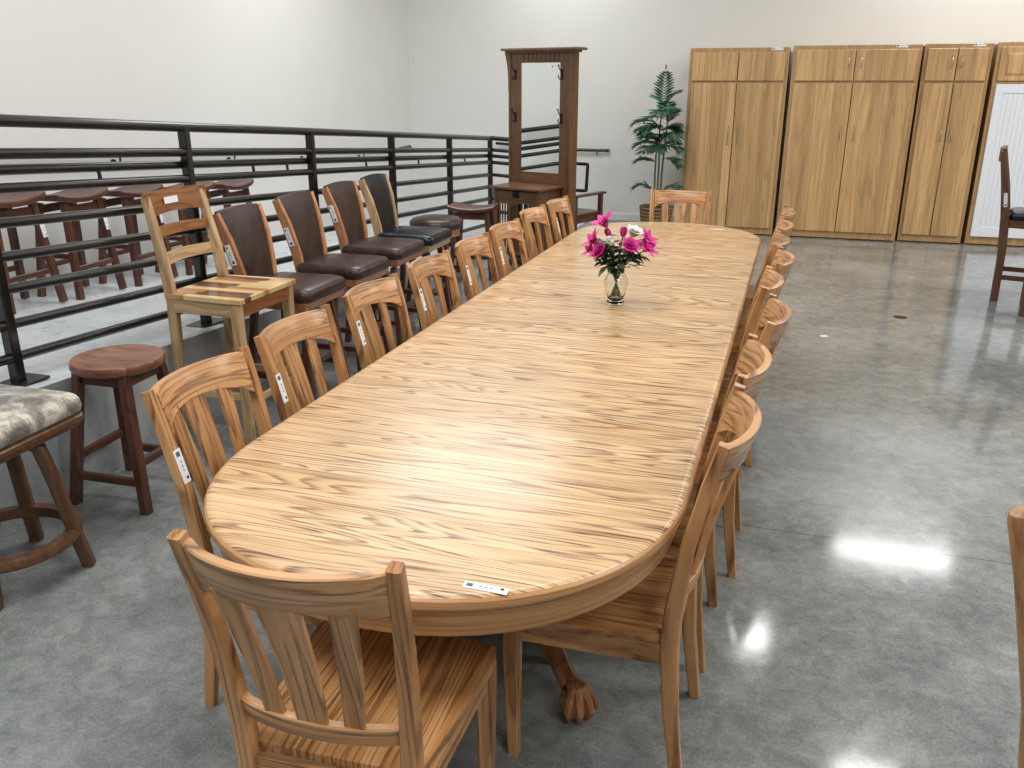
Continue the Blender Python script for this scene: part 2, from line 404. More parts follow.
# ------------------------------------------------------------------ dining chair (origin at floor centre, sitter faces +Y)
POST = [((.184, -.245, 0)), ((.180, -.215, .22)), ((.178, -.200, .42)), ((.181, -.205, .52)), ((.190, -.228, .70)), ((.199, -.262, .86)), ((.205, -.292, .972))]
def post_at(z):
    for a, c in zip(POST[:-1], POST[1:]):
        if a[2] <= z <= c[2]:
            t = (z-a[2])/(c[2]-a[2]); return V(a).lerp(V(c), t)
    return V(POST[-1])
def curve_rail(z0, z1, bulge, n=14, th=.022, arch=0, proud=.012):
    """curved rail between the posts, lower edge arched"""
    b = B(); rings = []
    for i in range(n+1):
        s = i/n*2-1; k = 1-s*s
        def at(z):
            p = post_at(z); return V((s*(p.x-.012), p.y+.004-bulge*(k if k > 0 else 0)**.8, z))
        zl = z0+arch*(k**.55 if k > 0 else 0); lo, hi = at(zl), at(z1)
        # outward normal in plan
        tx = post_at(z1).x; dy = bulge*.8*2*s/max(tx, .01)*(max(k, .06)**-.2)
        nn = V((-dy, 1, 0)).normalized()*(th/2)
        c = .003
        rings.append([lo-nn+V((0, 0, c)), lo-nn*.7, lo+nn*.7, lo+nn+V((0, 0, c)), hi+nn-V((0, 0, c)), hi+nn*.7, hi-nn*.7, hi-nn-V((0, 0, c))])
    b.loft(rings); return b
def seat_mesh(wf=.235, wb=.185, yf=.235, yb=-.19, z=.455, th=.03, scoop=.012, n=14):
    b = B(); bm = b.bm; m = n
    def P(u, v):  # u -1..1, v 0..1 back to front
        w = lerp(wb, wf, v**.8)
        x = u*w; y = lerp(yb, yf, v)
        y += .018*(1-u*u)*(v**3)                              # bowed front
        if v > .85: x *= 1-.07*((v-.85)/.15)**2
        return x, y
    def grid(zf):
        g = []
        for j in range(m+1):
            row = []
            for i in range(n+1):
                u, v = i/n*2-1, j/m; x, y = P(u, v); row.append(bm.verts.new((x, y, zf(u, v))))
            g.append(row)
        return g
    def zt(u, v):
        e = max(abs(u), abs(v*2-1)); edge = .005 if e > .99 else 0
        s = scoop*max(0, math.cos(u*1.4))*max(0, math.sin(PI*min(1, max(0, (v*.9+.12)))))
        return z-edge-s
    T = grid(zt); Bo = grid(lambda u, v: z-th)
    for j in range(m):
        for i in range(n):
            bm.faces.new((T[j][i], T[j][i+1], T[j+1][i+1], T[j+1][i])); bm.faces.new((Bo[j][i], Bo[j+1][i], Bo[j+1][i+1], Bo[j][i+1]))
    for i in range(n):
        bm.faces.new((T[0][i], Bo[0][i], Bo[0][i+1], T[0][i+1])); bm.faces.new((T[m][i], T[m][i+1], Bo[m][i+1], Bo[m][i]))
        bm.faces.new((T[i][0], T[i+1][0], Bo[i+1][0], Bo[i][0])); bm.faces.new((T[i][n], Bo[i][n], Bo[i+1][n], T[i+1][n]))
    return b
def dining_chair():
    t = empty('dining_chair')
    for s in (-1, 1):
        b = B(); pts = [(s*x, y, z) for x, y, z in POST]
        W = [(-.014, .014), (-.0155, .0155), (-.017, .017), (-.017, .017), (-.016, .016), (-.0145, .0145), (-.0135, .0135)]
        D = [(-.015, .015), (-.019, .019), (-.023, .023), (-.022, .022), (-.0175, .0175), (-.0155, .0155), (-.0135, .0135)]
        b.sweep(pts, (1, 0, 0), W, D); b.done('back_post', 'oak_z', t)
    for s in (-1, 1):
        b = B(); b.sweep([(s*.205, .195, .428), (s*.205, .195, .30), (s*.204, .19, 0)], (1, 0, 0), [(-.022, .022), (-.021, .021), (-.014, .014)], [(-.022, .022), (-.021, .021), (-.014, .014)]); b.done('leg', 'oak_z', t)
    seat_mesh().done('seat', 'oak_y', t, smooth=50)
    curve_rail(.842, .962, .062, arch=.040).done('crest_rail', 'oak_x', t)
    curve_rail(.535, .580, .034).done('lower_rail', 'oak_x', t)
    for s in (-1, 1): b = B(); b.bar((s*.190, -.18, .398), (s*.206, .18, .398), .018, .056, up=(0, 0, 1)); b.done('apron', 'oak_y', t)
    b = B(); b.bar((-.19, .195, .398), (.19, .195, .398), .018, .056, up=(0, 0, 1)); b.done('apron', 'oak_x', t)
    b = B(); b.bar((-.165, -.20, .398), (.165, -.20, .398), .018, .056, up=(0, 0, 1)); b.done('apron', 'oak_x', t)
    for xt, xb, wt, wb in ((-.112, -.082, .052, .040), (0, 0, .086, .062), (.112, .082, .052, .040)):
        b = B(); kt = 1-(xt/.188)**2; kb = 1-(xb/.17)**2
        n = 6; pts, A = [], []
        for i in range(n+1):
            f = i/n; z = lerp(.57, .89, f); p = post_at(z); bul = lerp(.034*kb**.8, .062*kt**.8, f)
            pts.append((lerp(xb, xt, f), p.y+.004-bul, z)); w = lerp(wb, wt, f)/2; A.append((-w, w))
        b.sweep(pts, (1, 0, 0), A, (-.006, .006)); b.done('back_slat', 'oak_z', t)
    return t
chair0 = dining_chair()
def add_post_tag(ch, side=1, z=.80, zmid=.0):
    p, q = post_at(z+.05), post_at(z-.05); u = V((side*(q.x-p.x), q.y-p.y, q.z-p.z)).normalized()
    c = post_at(z); c = V((side*c.x, c.y, c.z)); w = V((1, 0, 0)); n = w.cross(u).normalized()
    if n.y < 0: n = -n
    price_tag(ch, c+n*.0175, u, n.cross(u), L=.095, W=.026)
chairs = []
G = 'oak dining chairs around the long table'
rnd = random.Random(3)
L_y = [1.89, 2.42, 2.97, 3.52, 4.04, 4.55, 5.16, 5.645]
L_x = [-1.225, -1.245, -1.24, -1.23, -1.215, -1.215, -1.235, -1.20]
L_t = [.765, .80, .83, .83, .83, .83, None, .83]
R_y = [1.995, 2.49, 3.06, 3.59, 4.08, 4.57, 5.07, 5.61]
R_x = [-.378, -.372, -.325, -.362, -.325, -.355, -.345, -.337]
ordn = ['nearest the camera', 'second from the near end', 'third from the near end', 'fourth from the near end', 'fourth from the far end', 'third from the far end', 'second from the far end', 'farthest from the camera']
def put_chair(x, y, rz, label, tagz=None, side=1):
    c = chair0 if not chairs else copy_tree(chair0)
    c.location = (x, y, 0); c.rotation_euler = (0, 0, rz); tag(c, label, 'chair', G); chairs.append((c, tagz, side))
put_chair(-.775, 1.395, math.radians(2.5), 'slatted oak dining chair at the near table end, its back to the camera', .72, 1)
for i in range(8):
    put_chair(L_x[i], L_y[i], -PI/2+rnd.uniform(-.02, .02), 'oak dining chair left of the table, '+ordn[i], L_t[i], 1)
for i in range(8):
    put_chair(R_x[i], R_y[i], PI/2+rnd.uniform(-.02, .02), 'oak dining chair right of the table, '+ordn[i])
put_chair(-.785, 6.14, PI, 'slatted oak dining chair alone at the far end of the table, before the palm')
for c, z, s in chairs:
    if z: add_post_tag(c, s, z)

# ------------------------------------------------------------------ dining table
TX, TY0, TY1, TW = -.783, 1.315, 6.29, .612
tb = empty('dining_table', (TX, (TY0+TY1)/2, 0)); tag(tb, 'very long oval oak dining table on claw foot pedestals, ringed by chairs', 'table')
hl = (TY1-TY0)/2; er = .62
def oval(w, l, n=28, p=2.15):
    o = []
    for k in range(n+1):
        a = PI*k/n; c, s_ = math.cos(a), math.sin(a)
        o.append((w*math.copysign(abs(c)**(2/p), c), l-er+er*abs(s_)**(2/p)))
    return o+[(-x, -y) for x, y in o]
out = oval(TW, hl)
b = B(); b.plan(out, [(.728, .018), (.731, .006), (.736, .001), (.744, 0), (.752, .002), (.758, .008), (.7615, .017), (.762, .024)])
tp = b.done('tabletop', ['oak_top', 'oak_edge'], tb, smooth=25)
for pg in tp.data.polygons: pg.material_index = 1 if pg.normal.z < .85 and pg.normal.z > -.5 else 0
b = B(); b.plan(out, [(.655, .030), (.66, .026), (.728, .026)]); b.done('apron', 'oak_edge', tb)
def claw_leg(ang):
    d = V((math.cos(ang), math.sin(ang), 0)); ax = V((-d.y, d.x, 0))
    prof = [(.05, .40, .045, .075), (.10, .37, .042, .07), (.17, .31, .038, .06), (.25, .23, .034, .048), (.33, .155, .030, .040), (.40, .105, .026, .034), (.445, .085, .028, .034)]
    b = B(); n = len(prof); pts = [d*r+V((0, 0, z)) for r, z, w, h in prof]
    b.sweep(pts, ax, [(-w, w) for r, z, w, h in prof], [(-h*.7, h*.7) for r, z, w, h in prof], ch=.28)
    c = d*.475+V((0, 0, .047))
    rings = []
    for i in range(13):
        th = PI*i/12; rr = .047*math.sin(th)+.0012; zz = -.047*math.cos(th)
        rings.append([c+V((math.cos(2*PI*k/20)*rr, math.sin(2*PI*k/20)*rr, zz)) for k in range(20)])
    b.loft(rings)
    for da in (-.95, -.32, .32, .95):
        e = Matrix.Rotation(da, 3, 'Z') @ d
        q = [c-d*.035+V((0, 0, .055)), c+e*.022+V((0, 0, .052)), c+e*.045+V((0, 0, .028)), c+e*.054+V((0, 0, 0)), c+e*.046+V((0, 0, -.026)), c+e*.03+V((0, 0, -.04))]
        b.tube(q, [.017, .0155, .013, .0125, .009, .003], 8)
    return b
for yc in (2.32, 3.80, 5.28):
    y = yc-(TY0+TY1)/2
    b = B(); b.lathe([(.085, .22), (.10, .235), (.10, .29), (.075, .33), (.095, .40), (.11, .47), (.095, .54), (.065, .58), (.075, .61), (.13, .63), (.13, .655)], 24, caps=True)
    b.box((0, 0, .31), (.17, .17, .18), bev=.01); b.box((0, 0, .643), (.75, .5, .026))
    p = b.done('pedestal', 'oak_z', tb); p.location = (0, y, 0)
    for k in range(4):
        claw_leg(PI/4+PI/2*k).done('claw_leg', 'foot', p)
def table_tag(x, y, rz, label):
    t = price_tag(None, (0, 0, .0008), (math.cos(rz), math.sin(rz), 0), (-math.sin(rz), math.cos(rz), 0), L=.095, W=.022)
    t.location = (x, y, .762); tag(t, label, 'price tag', 'price tags on the table'); return t
table_tag(-.508, 1.408, -.02, 'white paper price tag lying on the near end of the tabletop')
table_tag(-.48, 6.06, .0, 'white paper price tag lying on the far end of the tabletop')

# ------------------------------------------------------------------ vase and flowers
VX, VY, VZ = -.727, 3.80, .762
vs = B()
outer = [(.036, 0), (.040, .003), (.040, .012), (.036, .022), (.040, .035), (.050, .06), (.056, .085), (.055, .105), (.044, .128), (.034, .145), (.035, .158), (.042, .172), (.047, .182)]
inner = [(.044, .182), (.039, .172), (.032, .158), (.031, .145), (.041, .128), (.052, .105), (.053, .085), (.047, .06), (.037, .035), (.030, .022), (.012, .013), (.001, .012)]
vs.lathe(outer+inner, 32, caps=True)
vo = vs.done('flower_vase', 'glass', smooth=60); vo.location = (VX, VY, VZ); tag(vo, 'clear glass bulbous vase holding the pink and white flowers on the table', 'vase')
def petal(b, c, n, out_, L, W, curl):
    """curved petal: starts at c, axis n (up), outward dir out_"""
    side = n.cross(out_).normalized(); rows = []
    for i in range(6):
        f = i/5; w = W*math.sin(PI*(.12+.80*f))**.8*(1 if i < 5 else .35)
        p = c+n*(L*f*(1-.35*curl*f))+out_*(L*(.18*f+curl*.8*f*f))
        rows.append([p-side*w+out_*0-n*0, p-side*w*.5+out_*(-.12*w), p+out_*(-.2*w), p+side*w*.5+out_*(-.12*w), p+side*w])
    Rv = [[b.bm.verts.new(q) for q in r] for r in rows]
    for a, c2 in zip(Rv[:-1], Rv[1:]):
        for i in range(4): b._m([b.bm.faces.new((a[i], a[i+1], c2[i+1], c2[i]))])
def leafblade(b, p, d, n, L, W, droop=.3):
    d = d.normalized(); side = d.cross(n).normalized(); up = side.cross(d).normalized(); rows = []
    for i, (f, w) in enumerate(((0, .15), (.25, .8), (.5, 1), (.75, .7), (1, .04))):
        q = p+d*(L*f)-V((0, 0, 1))*(droop*L*f*f); rows.append([b.bm.verts.new(x) for x in (q-side*W*w+up*W*w*.35, q, q+side*W*w+up*W*w*.35)])
    for a, c in zip(rows[:-1], rows[1:]):
        for i in range(2): b._m([b.bm.faces.new((a[i], a[i+1], c[i+1], c[i]))])
def blob(b, c, r, s=(1, 1, 1), n=10):
    b.loft([[V((c[0]+r*s[0]*math.sin(PI*(i+.02)/8.04)*math.cos(2*PI*k/n), c[1]+r*s[1]*math.sin(PI*(i+.02)/8.04)*math.sin(2*PI*k/n), c[2]-r*s[2]*math.cos(PI*(i+.02)/8.04))) for k in range(n)] for i in range(9)])
def flower(kind, dx, dy, h, size, name, label, cat, grp, seed):
    R_ = random.Random(seed)
    size *= 1.17
    f = empty(name, (VX, VY, VZ+.03)); tag(f, label, cat, grp)
    top = V((dx*.93+.012, dy, h-.03)); n = (V((dx*1.4, dy*1.4, .16))).normalized()
    if dx*dx+dy*dy > .001: n = (n+V((0, -.35, 0))).normalized()
    mid = V((dx*.2, dy*.2-.002, .13)); foot = V((-dx*.2, -dy*.2, 0))
    b = B(); b.tube([foot, mid, mid.lerp(top, .55)+V((0, 0, .01)), top], [.0032]*4, 6)
    b.done('stem', 'stem', f)
    b = B(); a = n.orthogonal().normalized()
    if kind == 'lily':
        for k in range(6):
            o = Matrix.Rotation(2*PI*k/6+(.2 if k % 2 else 0), 3, n) @ a; petal(b, top, n, o, size*1.0, size*.26, .95)
        for k in range(5):
            o = Matrix.Rotation(2*PI*k/5+.5, 3, n) @ a; petal(b, top, n, o, size*.7, size*.24, .35)
        blob(b, top+n*size*.15, size*.2)
    elif kind == 'rose':
        for ring, (cnt, L, W, cu) in enumerate(((7, 1.0, .34, .75), (6, .95, .32, .40), (5, .85, .28, .15), (4, .7, .2, -.05))):
            for k in range(cnt):
                o = Matrix.Rotation(2*PI*(k+.37*ring)/cnt+R_.random()*.3, 3, n) @ a; petal(b, top, n, o, size*.85*L, size*W, cu)
        blob(b, top+n*size*.25, size*.22)
    else:
        for ring, (cnt, cu) in enumerate(((4, .12), (3, 0))):
            for k in range(cnt):
                o = Matrix.Rotation(2*PI*(k+.4*ring)/cnt, 3, n) @ a; petal(b, top, n, o, size, size*.36, cu)
        blob(b, top+n*size*.42, size*.3, (1, 1, 1.5))
    mt = 'pink' if 'pink' in name else ('petal_white' if 'white' in name else 'petal_cream')
    b.done('bloom', mt, f, smooth=80)
    b = B()
    for k in range(4 if h < .33 else 2):
        q = mid.lerp(top, R_.uniform(.35, .92)); an = R_.uniform(0, 2*PI)
        leafblade(b, q, V((math.cos(an)+dx*6, math.sin(an)-.3, R_.uniform(-.1, .7))), V((0, 0, 1)), R_.uniform(.045, .075), R_.uniform(.011, .017))
    b.done('leaf', 'leaf_dark', f, smooth=80)
    return f
FG = 'stems in the glass vase'
spec = [('lily', -.070, .0, .345, .058, 'pink_lily', 'spiky magenta lily standing highest in the vase', 'flower'),
 ('bud', -.055, .01, .300, .034, 'pink_bud', 'magenta bud directly under the highest lily', 'flower'),
 ('lily', -.115, .0, .268, .055, 'pink_lily', 'open magenta lily at the upper left of the bouquet', 'flower'),
 ('lily', -.128, -.01, .228, .045, 'pink_lily', 'magenta lily at the far left bottom of the bouquet', 'flower'),
 ('rose', -.078, -.045, .222, .058, 'pink_rose', 'round magenta rose low at the left front of the bouquet', 'flower'),
 ('bud', -.035, -.02, .268, .040, 'white_bud', 'small white rosebud left of the bouquet centre', 'flower'),
 ('bud', -.088, .02, .25, .038, 'pale_green_bud', 'pale green bud between the left magenta blooms', 'flower'),
 ('bud', .006, .02, .300, .038, 'pink_bud', 'round magenta bud at the top centre beside the white rose', 'flower'),
 ('rose', .052, .015, .305, .052, 'white_rose', 'large open white rose at the top right of centre', 'flower'),
 ('rose', .048, -.035, .250, .060, 'pink_rose', 'magenta rose right of centre under the white rose', 'flower'),
 ('lily', .112, .01, .288, .046, 'pink_lily', 'upper of the two magenta lilies at the right edge of the bouquet', 'flower'),
 ('lily', .118, -.015, .250, .052, 'pink_lily', 'lower of the two magenta lilies at the right edge of the bouquet', 'flower'),
 ('bud', .088, .0, .262, .030, 'pale_green_bud', 'pale green bud beside the right hand lilies', 'flower')]
for i, sp_ in enumerate(spec): flower(*sp_, FG, 40+i)
gr = B(); Rr = random.Random(5)
for k in range(110):
    an = Rr.uniform(0, 2*PI); ra = Rr.uniform(.01, .075); z = Rr.uniform(.165, .27)
    leafblade(gr, V((ra*math.cos(an), ra*math.sin(an), z)), V((math.cos(an)*1.2, math.sin(an)*1.2, Rr.uniform(-.35, 1))), V((0, 0, 1)), Rr.uniform(.04, .075), Rr.uniform(.010, .017))
go = gr.done('bouquet_foliage', 'leaf_dark', smooth=80); go.location = (VX, VY, VZ); tag(go, 'dense dark green leaves filling the bouquet below the blooms', 'foliage', FG, 'stuff')

# ------------------------------------------------------------------ upholstered counter stools (sitter faces +Y)
def cushion(hw, y0, y1, z0, z1, r=.05, n=18, crown=.014, taper=.0):
    """rounded, crowned seat cushion"""
    b = B(); out = []
    pts = []
    cx = [(hw-r, y1-r, 0), (-(hw-r), y1-r, PI/2), (-(hw-taper-r), y0+r, PI), (hw-taper-r, y0+r, 1.5*PI)]
    for x, y, a0 in cx:
        for k in range(6): a = a0+PI/2*k/5; pts.append((x+r*math.cos(a), y+r*math.sin(a)))
    h = z1-z0
    lv = [(z0, .012), (z0+.006, .002), (z0+h*.3, -.002), (z0+h*.6, .0), (z0+h*.8, .008), (z0+h*.92, .022), (z1, .045), (z1+crown*.5, .09), (z1+crown*.85, .14), (z1+crown, .18)]
    n_ = len(pts); cxm = V((0, (y0+y1)/2, 0)); rings = []
    for z, ins in lv:
        ring = []
        for x, y in pts:
            v = V((x, y, 0))-cxm; d = max(hw, (y1-y0)/2); f = 1-ins/ d
            ring.append(cxm+v*f+V((0, 0, z)))
        rings.append(ring)
    b.loft(rings); return b
def base_legs(t, m, top_z, hb, hf, sec=.036, curve=0.0, rungs=(.17, .25), rung_m=None, ringz=None):
    for sx in (-1, 1):
        for sy in (-1, 1):
            b = B()
            if curve: pts = [(sx*hb*.62, sy*hb*.62, top_z), (sx*hb*.92, sy*hb*.92, top_z-.025), (sx*(hb+(hf-hb)*.25), sy*(hb+(hf-hb)*.25), top_z*.72), (sx*hf, sy*hf, 0)]
            else: pts = [(sx*hb, sy*hb, top_z), (sx*hf, sy*hf, 0)]
            a = V((sx, -sy, 0)) if curve else V((1, 0, 0))
            b.sweep(pts, a, (-sec/2, sec/2), (-sec/2, sec/2)); b.done('leg', m+'_z', t)
    for i, z in enumerate(rungs):
        k = lerp(hf, hb, z/top_z)
        for s in (-1, 1):
            b = B()
            if i == 0: b.bar((s*k, -k, z), (s*k, k, z), .02, .034, up=(0, 0, 1))
            else: b.bar((-k, s*k, z), (k, s*k, z), .02, .034, up=(0, 0, 1))
            b.done('stretcher', m+'_x', t)
def leather_stool(lea, wd, hide_back=False):
    t = empty('counter_stool')
    base_legs(t, 'walnut', .535, .15, .2, .038, rungs=(.16, .24))
    b = B(); b.lathe([(.11, .535), (.11, .552)], 24); b.done('swivel_plate', 'black', t)
    b = B(); b.plan([(x, y) for x, y in ((.215, .21), (-.215, .21), (-.2, -.2), (.2, -.2))], [(.550, .02), (.556, .006), (.565, 0), (.585, 0), (.592, -.006), (.603, -.006)]); b.done('seat_rail', wd+'_x', t)
    cushion(.228, -.215, .235, .600, .675, taper=.02).done('seat_cushion', lea, t, smooth=60)
    # splayed back: side posts wider apart at the top, leather panel between
    for s in (-1, 1):
        b = B(); b.sweep([(s*.135, -.205, .59), (s*.150, -.215, .72), (s*.176, -.252, .9), (s*.196, -.300, 1.05)], (1, 0, 0), (-.014, .014), [(-.030, .026), (-.034, .028), (-.034, .026), (-.024, .018)]); b.done('back_post', wd+'_z', t)
    b = B(); rings = []
    for i in range(11):
        f = i/10; z = lerp(.60, 1.056, f); y = -.205-.1*f**1.5; w = lerp(.122, .184, f); th = .024 if f < .95 else .016
        ring = []
        for k in range(9):
            s = k/8*2-1; ring.append(V((s*w, y+th*(1-.35*abs(s)**3), z+.012*(1-s*s)*(1 if f > .95 else 0))))
        for k in range(8, -1, -1):
            s = k/8*2-1; ring.append(V((s*w, y-th*.8, z+.012*(1-s*s)*(1 if f > .95 else 0))))
        rings.append(ring)
    b.loft(rings); b.done('back_panel', lea, t, smooth=60)
    return t
SG = 'upholstered counter stools in front of the railing'
FX = -PI/2
brown0 = leather_stool('leather', 'honey')
place = [(-2.62, 4.13, FX, 'brown leather counter stool nearest the railing end, right behind the two-tone wooden chair'),
         (-2.63, 4.73, FX, 'brown leather counter stool, middle one of the three brown backs'),
         (-2.66, 5.36, FX, 'brown leather counter stool beside the black leather one')]
bs = []
for i, (x, y, a, lb) in enumerate(place):
    o = brown0 if i == 0 else copy_tree(brown0); o.location = (x, y, 0); o.rotation_euler = (0, 0, a); tag(o, lb, 'stool', SG); bs.append(o)
for o, z in zip(bs, (.83, .83, .88)):
    price_tag(o, V((.1915+.09*(z-.85), -.243-.25*(z-.85), z)), (.1, -.24, .96), V((0, -1, -.25)).normalized(), L=.115, W=.034)
bk = leather_stool('black_leather', 'pale_oak'if False else 'sap'); bk.location = (-2.66, 5.88, 0); bk.rotation_euler = (0, 0, FX+.02)
tag(bk, 'black leather counter stool with pale oak side posts', 'stool', SG)
# backless round swivel stool
t = empty('backless_stool', (-2.74, 6.52, 0)); tag(t, 'backless round brown leather stool behind the black leather stool', 'stool', SG)
base_legs(t, 'walnut', .53, .13, .19, .038, rungs=(.16, .24))
b = B(); b.lathe([(.17, .53), (.19, .535), (.19, .555), (.182, .56), (.19, .566), (.19, .59), (.17, .592)], 32); b.done('seat_rail', 'honey_x', t)
b = B(); b.lathe([(.19, .588), (.212, .60), (.218, .625), (.212, .65), (.19, .668), (.14, .68), (.07, .686), (.005, .688)], 36); b.done('seat_cushion', 'leather', t, smooth=60)

# ------------------------------------------------------------------ saddle stools
def saddle_stool():
    t = empty('saddle_stool'); n = 12; b = B(); rings = []
    for i in range(n+1):
        s = i/n*2-1; x = s*.215; z = .60+.028*s*s; hy = .155-.02*abs(s)**4
        c = .006
        rings.append([V((x, -hy, z+c)), V((x, -hy+c, z)), V((x, hy-c, z)), V((x, hy, z+c)), V((x, hy, z+.028)), V((x, hy-.01, z+.035)), V((x, 0, z+.033-.004)), V((x, -hy+.01, z+.035)), V((x, -hy, z+.028))])
    b.loft(rings); b.done('seat', 'walnut_x', t)
    for sx in (-1, 1):
        for sy in (-1, 1):
            b = B(); b.bar((sx*.14, sy*.095, .60), (sx*.195, sy*.15, 0), .041, .041, up=(0, 1, 0)); b.done('leg', 'walnut_z', t)
    def at(z): f = z/.6; return lerp(.195, .14, f), lerp(.15, .095, f)
    for s in (-1, 1):
        x, y = at(.2); b = B(); b.bar((-x, s*y, .2), (x, s*y, .2), .02, .032, up=(0, 0, 1)); b.done('stretcher', 'walnut_x', t)
        x, y = at(.28); b = B(); b.bar((s*x, -y, .28), (s*x, y, .28), .02, .032, up=(0, 0, 1)); b.done('stretcher', 'walnut_y', t)
        x, y = at(.56); b = B(); b.bar((-x, s*y, .56), (x, s*y, .56), .018, .05, up=(0, 0, 1)); b.done('apron', 'walnut_x', t)
    return t
s0 = saddle_stool(); GS = 'dark saddle stools lined up on the ramp'
sl = [(-4.40, 2.85, 'dark brown saddle stool on the ramp, cut by the left edge of the photo'),
      (-4.38, 3.36, 'dark brown saddle stool on the ramp, leftmost full seat behind the railing'),
      (-4.36, 3.90, 'dark brown saddle stool on the ramp, second full seat from the left'),
      (-4.37, 4.42, 'dark brown saddle stool on the ramp, third full seat from the left'),
      (-4.40, 4.98, 'dark brown saddle stool on the ramp, just left of the two-tone chair back'),
      (-4.40, 5.56, 'dark brown saddle stool on the ramp, mostly hidden behind the two-tone chair back'),
      (-4.42, 6.12, 'dark brown saddle stool on the ramp, rightmost of the row')]
for i, (x, y, lb) in enumerate(sl):
    o = s0 if i == 0 else copy_tree(s0); o.location = (x, y, zr(y)); o.rotation_euler = (-.069 if 0 else 0, 0, PI/2+rnd.uniform(-.08, .08)); tag(o, lb, 'stool', GS)
    if i in (2, 3, 4, 5): price_tag(o, (.154, -.1315, .45), (.09, -.09, -1), V((1, 0, .09)), L=.1, W=.03)
o = copy_tree(s0); o.location = (-2.76, 7.45, 0); o.rotation_euler = (0, 0, .12); o['group'] = ''; del o['group']
tag(o, 'dark brown saddle stool on the floor between backless stool and hall tree', 'stool')

# ------------------------------------------------------------------ round wooden stool
t = empty('round_stool', (-2.645, 2.80, 0), .04); tag(t, 'reddish brown round wooden stool against the ramp face beside the grey hide stool', 'stool')
b = B(); b.lathe([(.15, .583), (.183, .586), (.189, .595), (.189, .612), (.184, .622), (.17, .6235), (.13, .618), (.06, .612), (.004, .610)], 48); b.done('seat', 'stool_top', t, smooth=45)
for sx in (-1, 1):
    for sy in (-1, 1):
        b = B(); b.bar((sx*.11, sy*.11, .585), (sx*.178, sy*.178, 0), .042, .042, up=(0, 1, 0)); b.done('leg', 'walnut_z', t)
for s in (-1, 1):
    k = lerp(.178, .11, .13/.585); b = B(); b.bar((-k, s*k, .13), (k, s*k, .13), .02, .036, up=(0, 0, 1)); b.done('stretcher', 'walnut_x', t)
    k = lerp(.178, .11, .21/.585); b = B(); b.bar((s*k, -k, .21), (s*k, k, .21), .02, .036, up=(0, 0, 1)); b.done('stretcher', 'walnut_y', t)
    k = .113; b = B(); b.bar((-k, s*k, .555), (k, s*k, .555), .018, .05, up=(0, 0, 1)); b.done('apron', 'walnut_x', t); b = B(); b.bar((s*k, -k, .555), (s*k, k, .555), .018, .05, up=(0, 0, 1)); b.done('apron', 'walnut_y', t)

# ------------------------------------------------------------------ grey hide swivel stool
t = empty('swivel_stool', (-2.60, 2.10, 0), -.26); tag(t, 'grey cowhide swivel stool with curved footrest ring at the left edge', 'stool')
for sx in (-1, 1):
    for sy in (-1, 1):
        b = B(); pts = [(sx*.05, sy*.05, .50), (sx*.09, sy*.09, .505), (sx*.108, sy*.108, .485), (sx*.128, sy*.128, .36), (sx*.158, sy*.158, .12), (sx*.176, sy*.176, 0)]
        b.sweep(pts, V((sx, -sy, 0)), (-.024, .024), (-.021, .021), ch=.2); b.done('leg', 'mission_z', t)
b = B(); n = 48; rings = []
for k in range(n):
    a = 2*PI*k/n; d = V((math.cos(a), math.sin(a), 0)); rings.append([d*r+V((0, 0, z)) for r, z in ((.195, .125), (.232, .125), (.24, .135), (.24, .150), (.232, .165), (.195, .165))])
rings.append(rings[0]); b.loft(rings, caps=False); bmesh.ops.remove_doubles(b.bm, verts=b.bm.verts, dist=1e-5); b.done('footrest_ring', 'mission_x', t)
b = B(); b.lathe([(.12, .515), (.12, .54)], 24); b.done('swivel_plate', 'iron', t)
sq = [(.235, .235), (-.235, .235), (-.235, -.235), (.235, -.235)]
def rsq(h, r, n=6):
    o = []
    for x, y, a0 in ((h-r, h-r, 0), (-h+r, h-r, PI/2), (-h+r, -h+r, PI), (h-r, -h+r, 1.5*PI)):
        for k in range(n): a = a0+PI/2*k/(n-1); o.append((x+r*math.cos(a), y+r*math.sin(a)))
    return o
sw0 = len(COL.objects)
b = B(); b.plan(rsq(.232, .05), [(.535, .02), (.545, .012), (.553, .012), (.558, .002), (.575, .002), (.580, .008), (.588, .008)]); b.done('seat_rail', 'mission_x', t)
cushion(.232, -.232, .232, .588, .66, r=.06, crown=.018).done('seat_cushion', 'hide', t, smooth=60)
for c in list(COL.objects)[sw0:]: c.rotation_euler = (0, 0, .26+.03)

# ------------------------------------------------------------------ two-tone wooden bar chair
t = empty('bar_chair', (-2.655, 3.635, 0), FX); tag(t, 'tall two-tone sheesham wood bar chair with ladder back between stool and railing', 'chair')
SZ = .742
for s in (-1, 1):
    b = B(); b.sweep([(s*.215, -.235, 0), (s*.215, -.20, .3), (s*.212, -.19, .7), (s*.21, -.215, .9), (s*.205, -.275, 1.19)], (1, 0, 0), (-.019, .019), [(-.02, .02), (-.024, .024), (-.027, .027), (-.024, .024), (-.016, .016)]); b.done('back_post', 'sap_z', t)
for s in (-1, 1):
    b = B(); b.bar((s*.222, .18, SZ-.03), (s*.222, .18, 0), .05, .05, .042, .042, up=(1, 0, 0)); b.done('leg', 'sap_z', t)
b = B(); b.plan([(.25, .22), (-.25, .22), (-.235, -.215), (.235, -.215)], [(SZ-.024, 0), (SZ-.003, 0), (SZ, .004)]); b.done('seat', 'shee_seat', t)
for s in (-1, 1): b = B(); b.bar((s*.222, -.17, SZ-.06), (s*.222, .155, SZ-.06), .02, .07, up=(0, 0, 1)); b.done('apron', 'sap_y', t)
b = B(); b.bar((-.2, .195, SZ-.06), (.2, .195, SZ-.06), .02, .07, up=(0, 0, 1)); b.done('apron', 'heart_x', t)
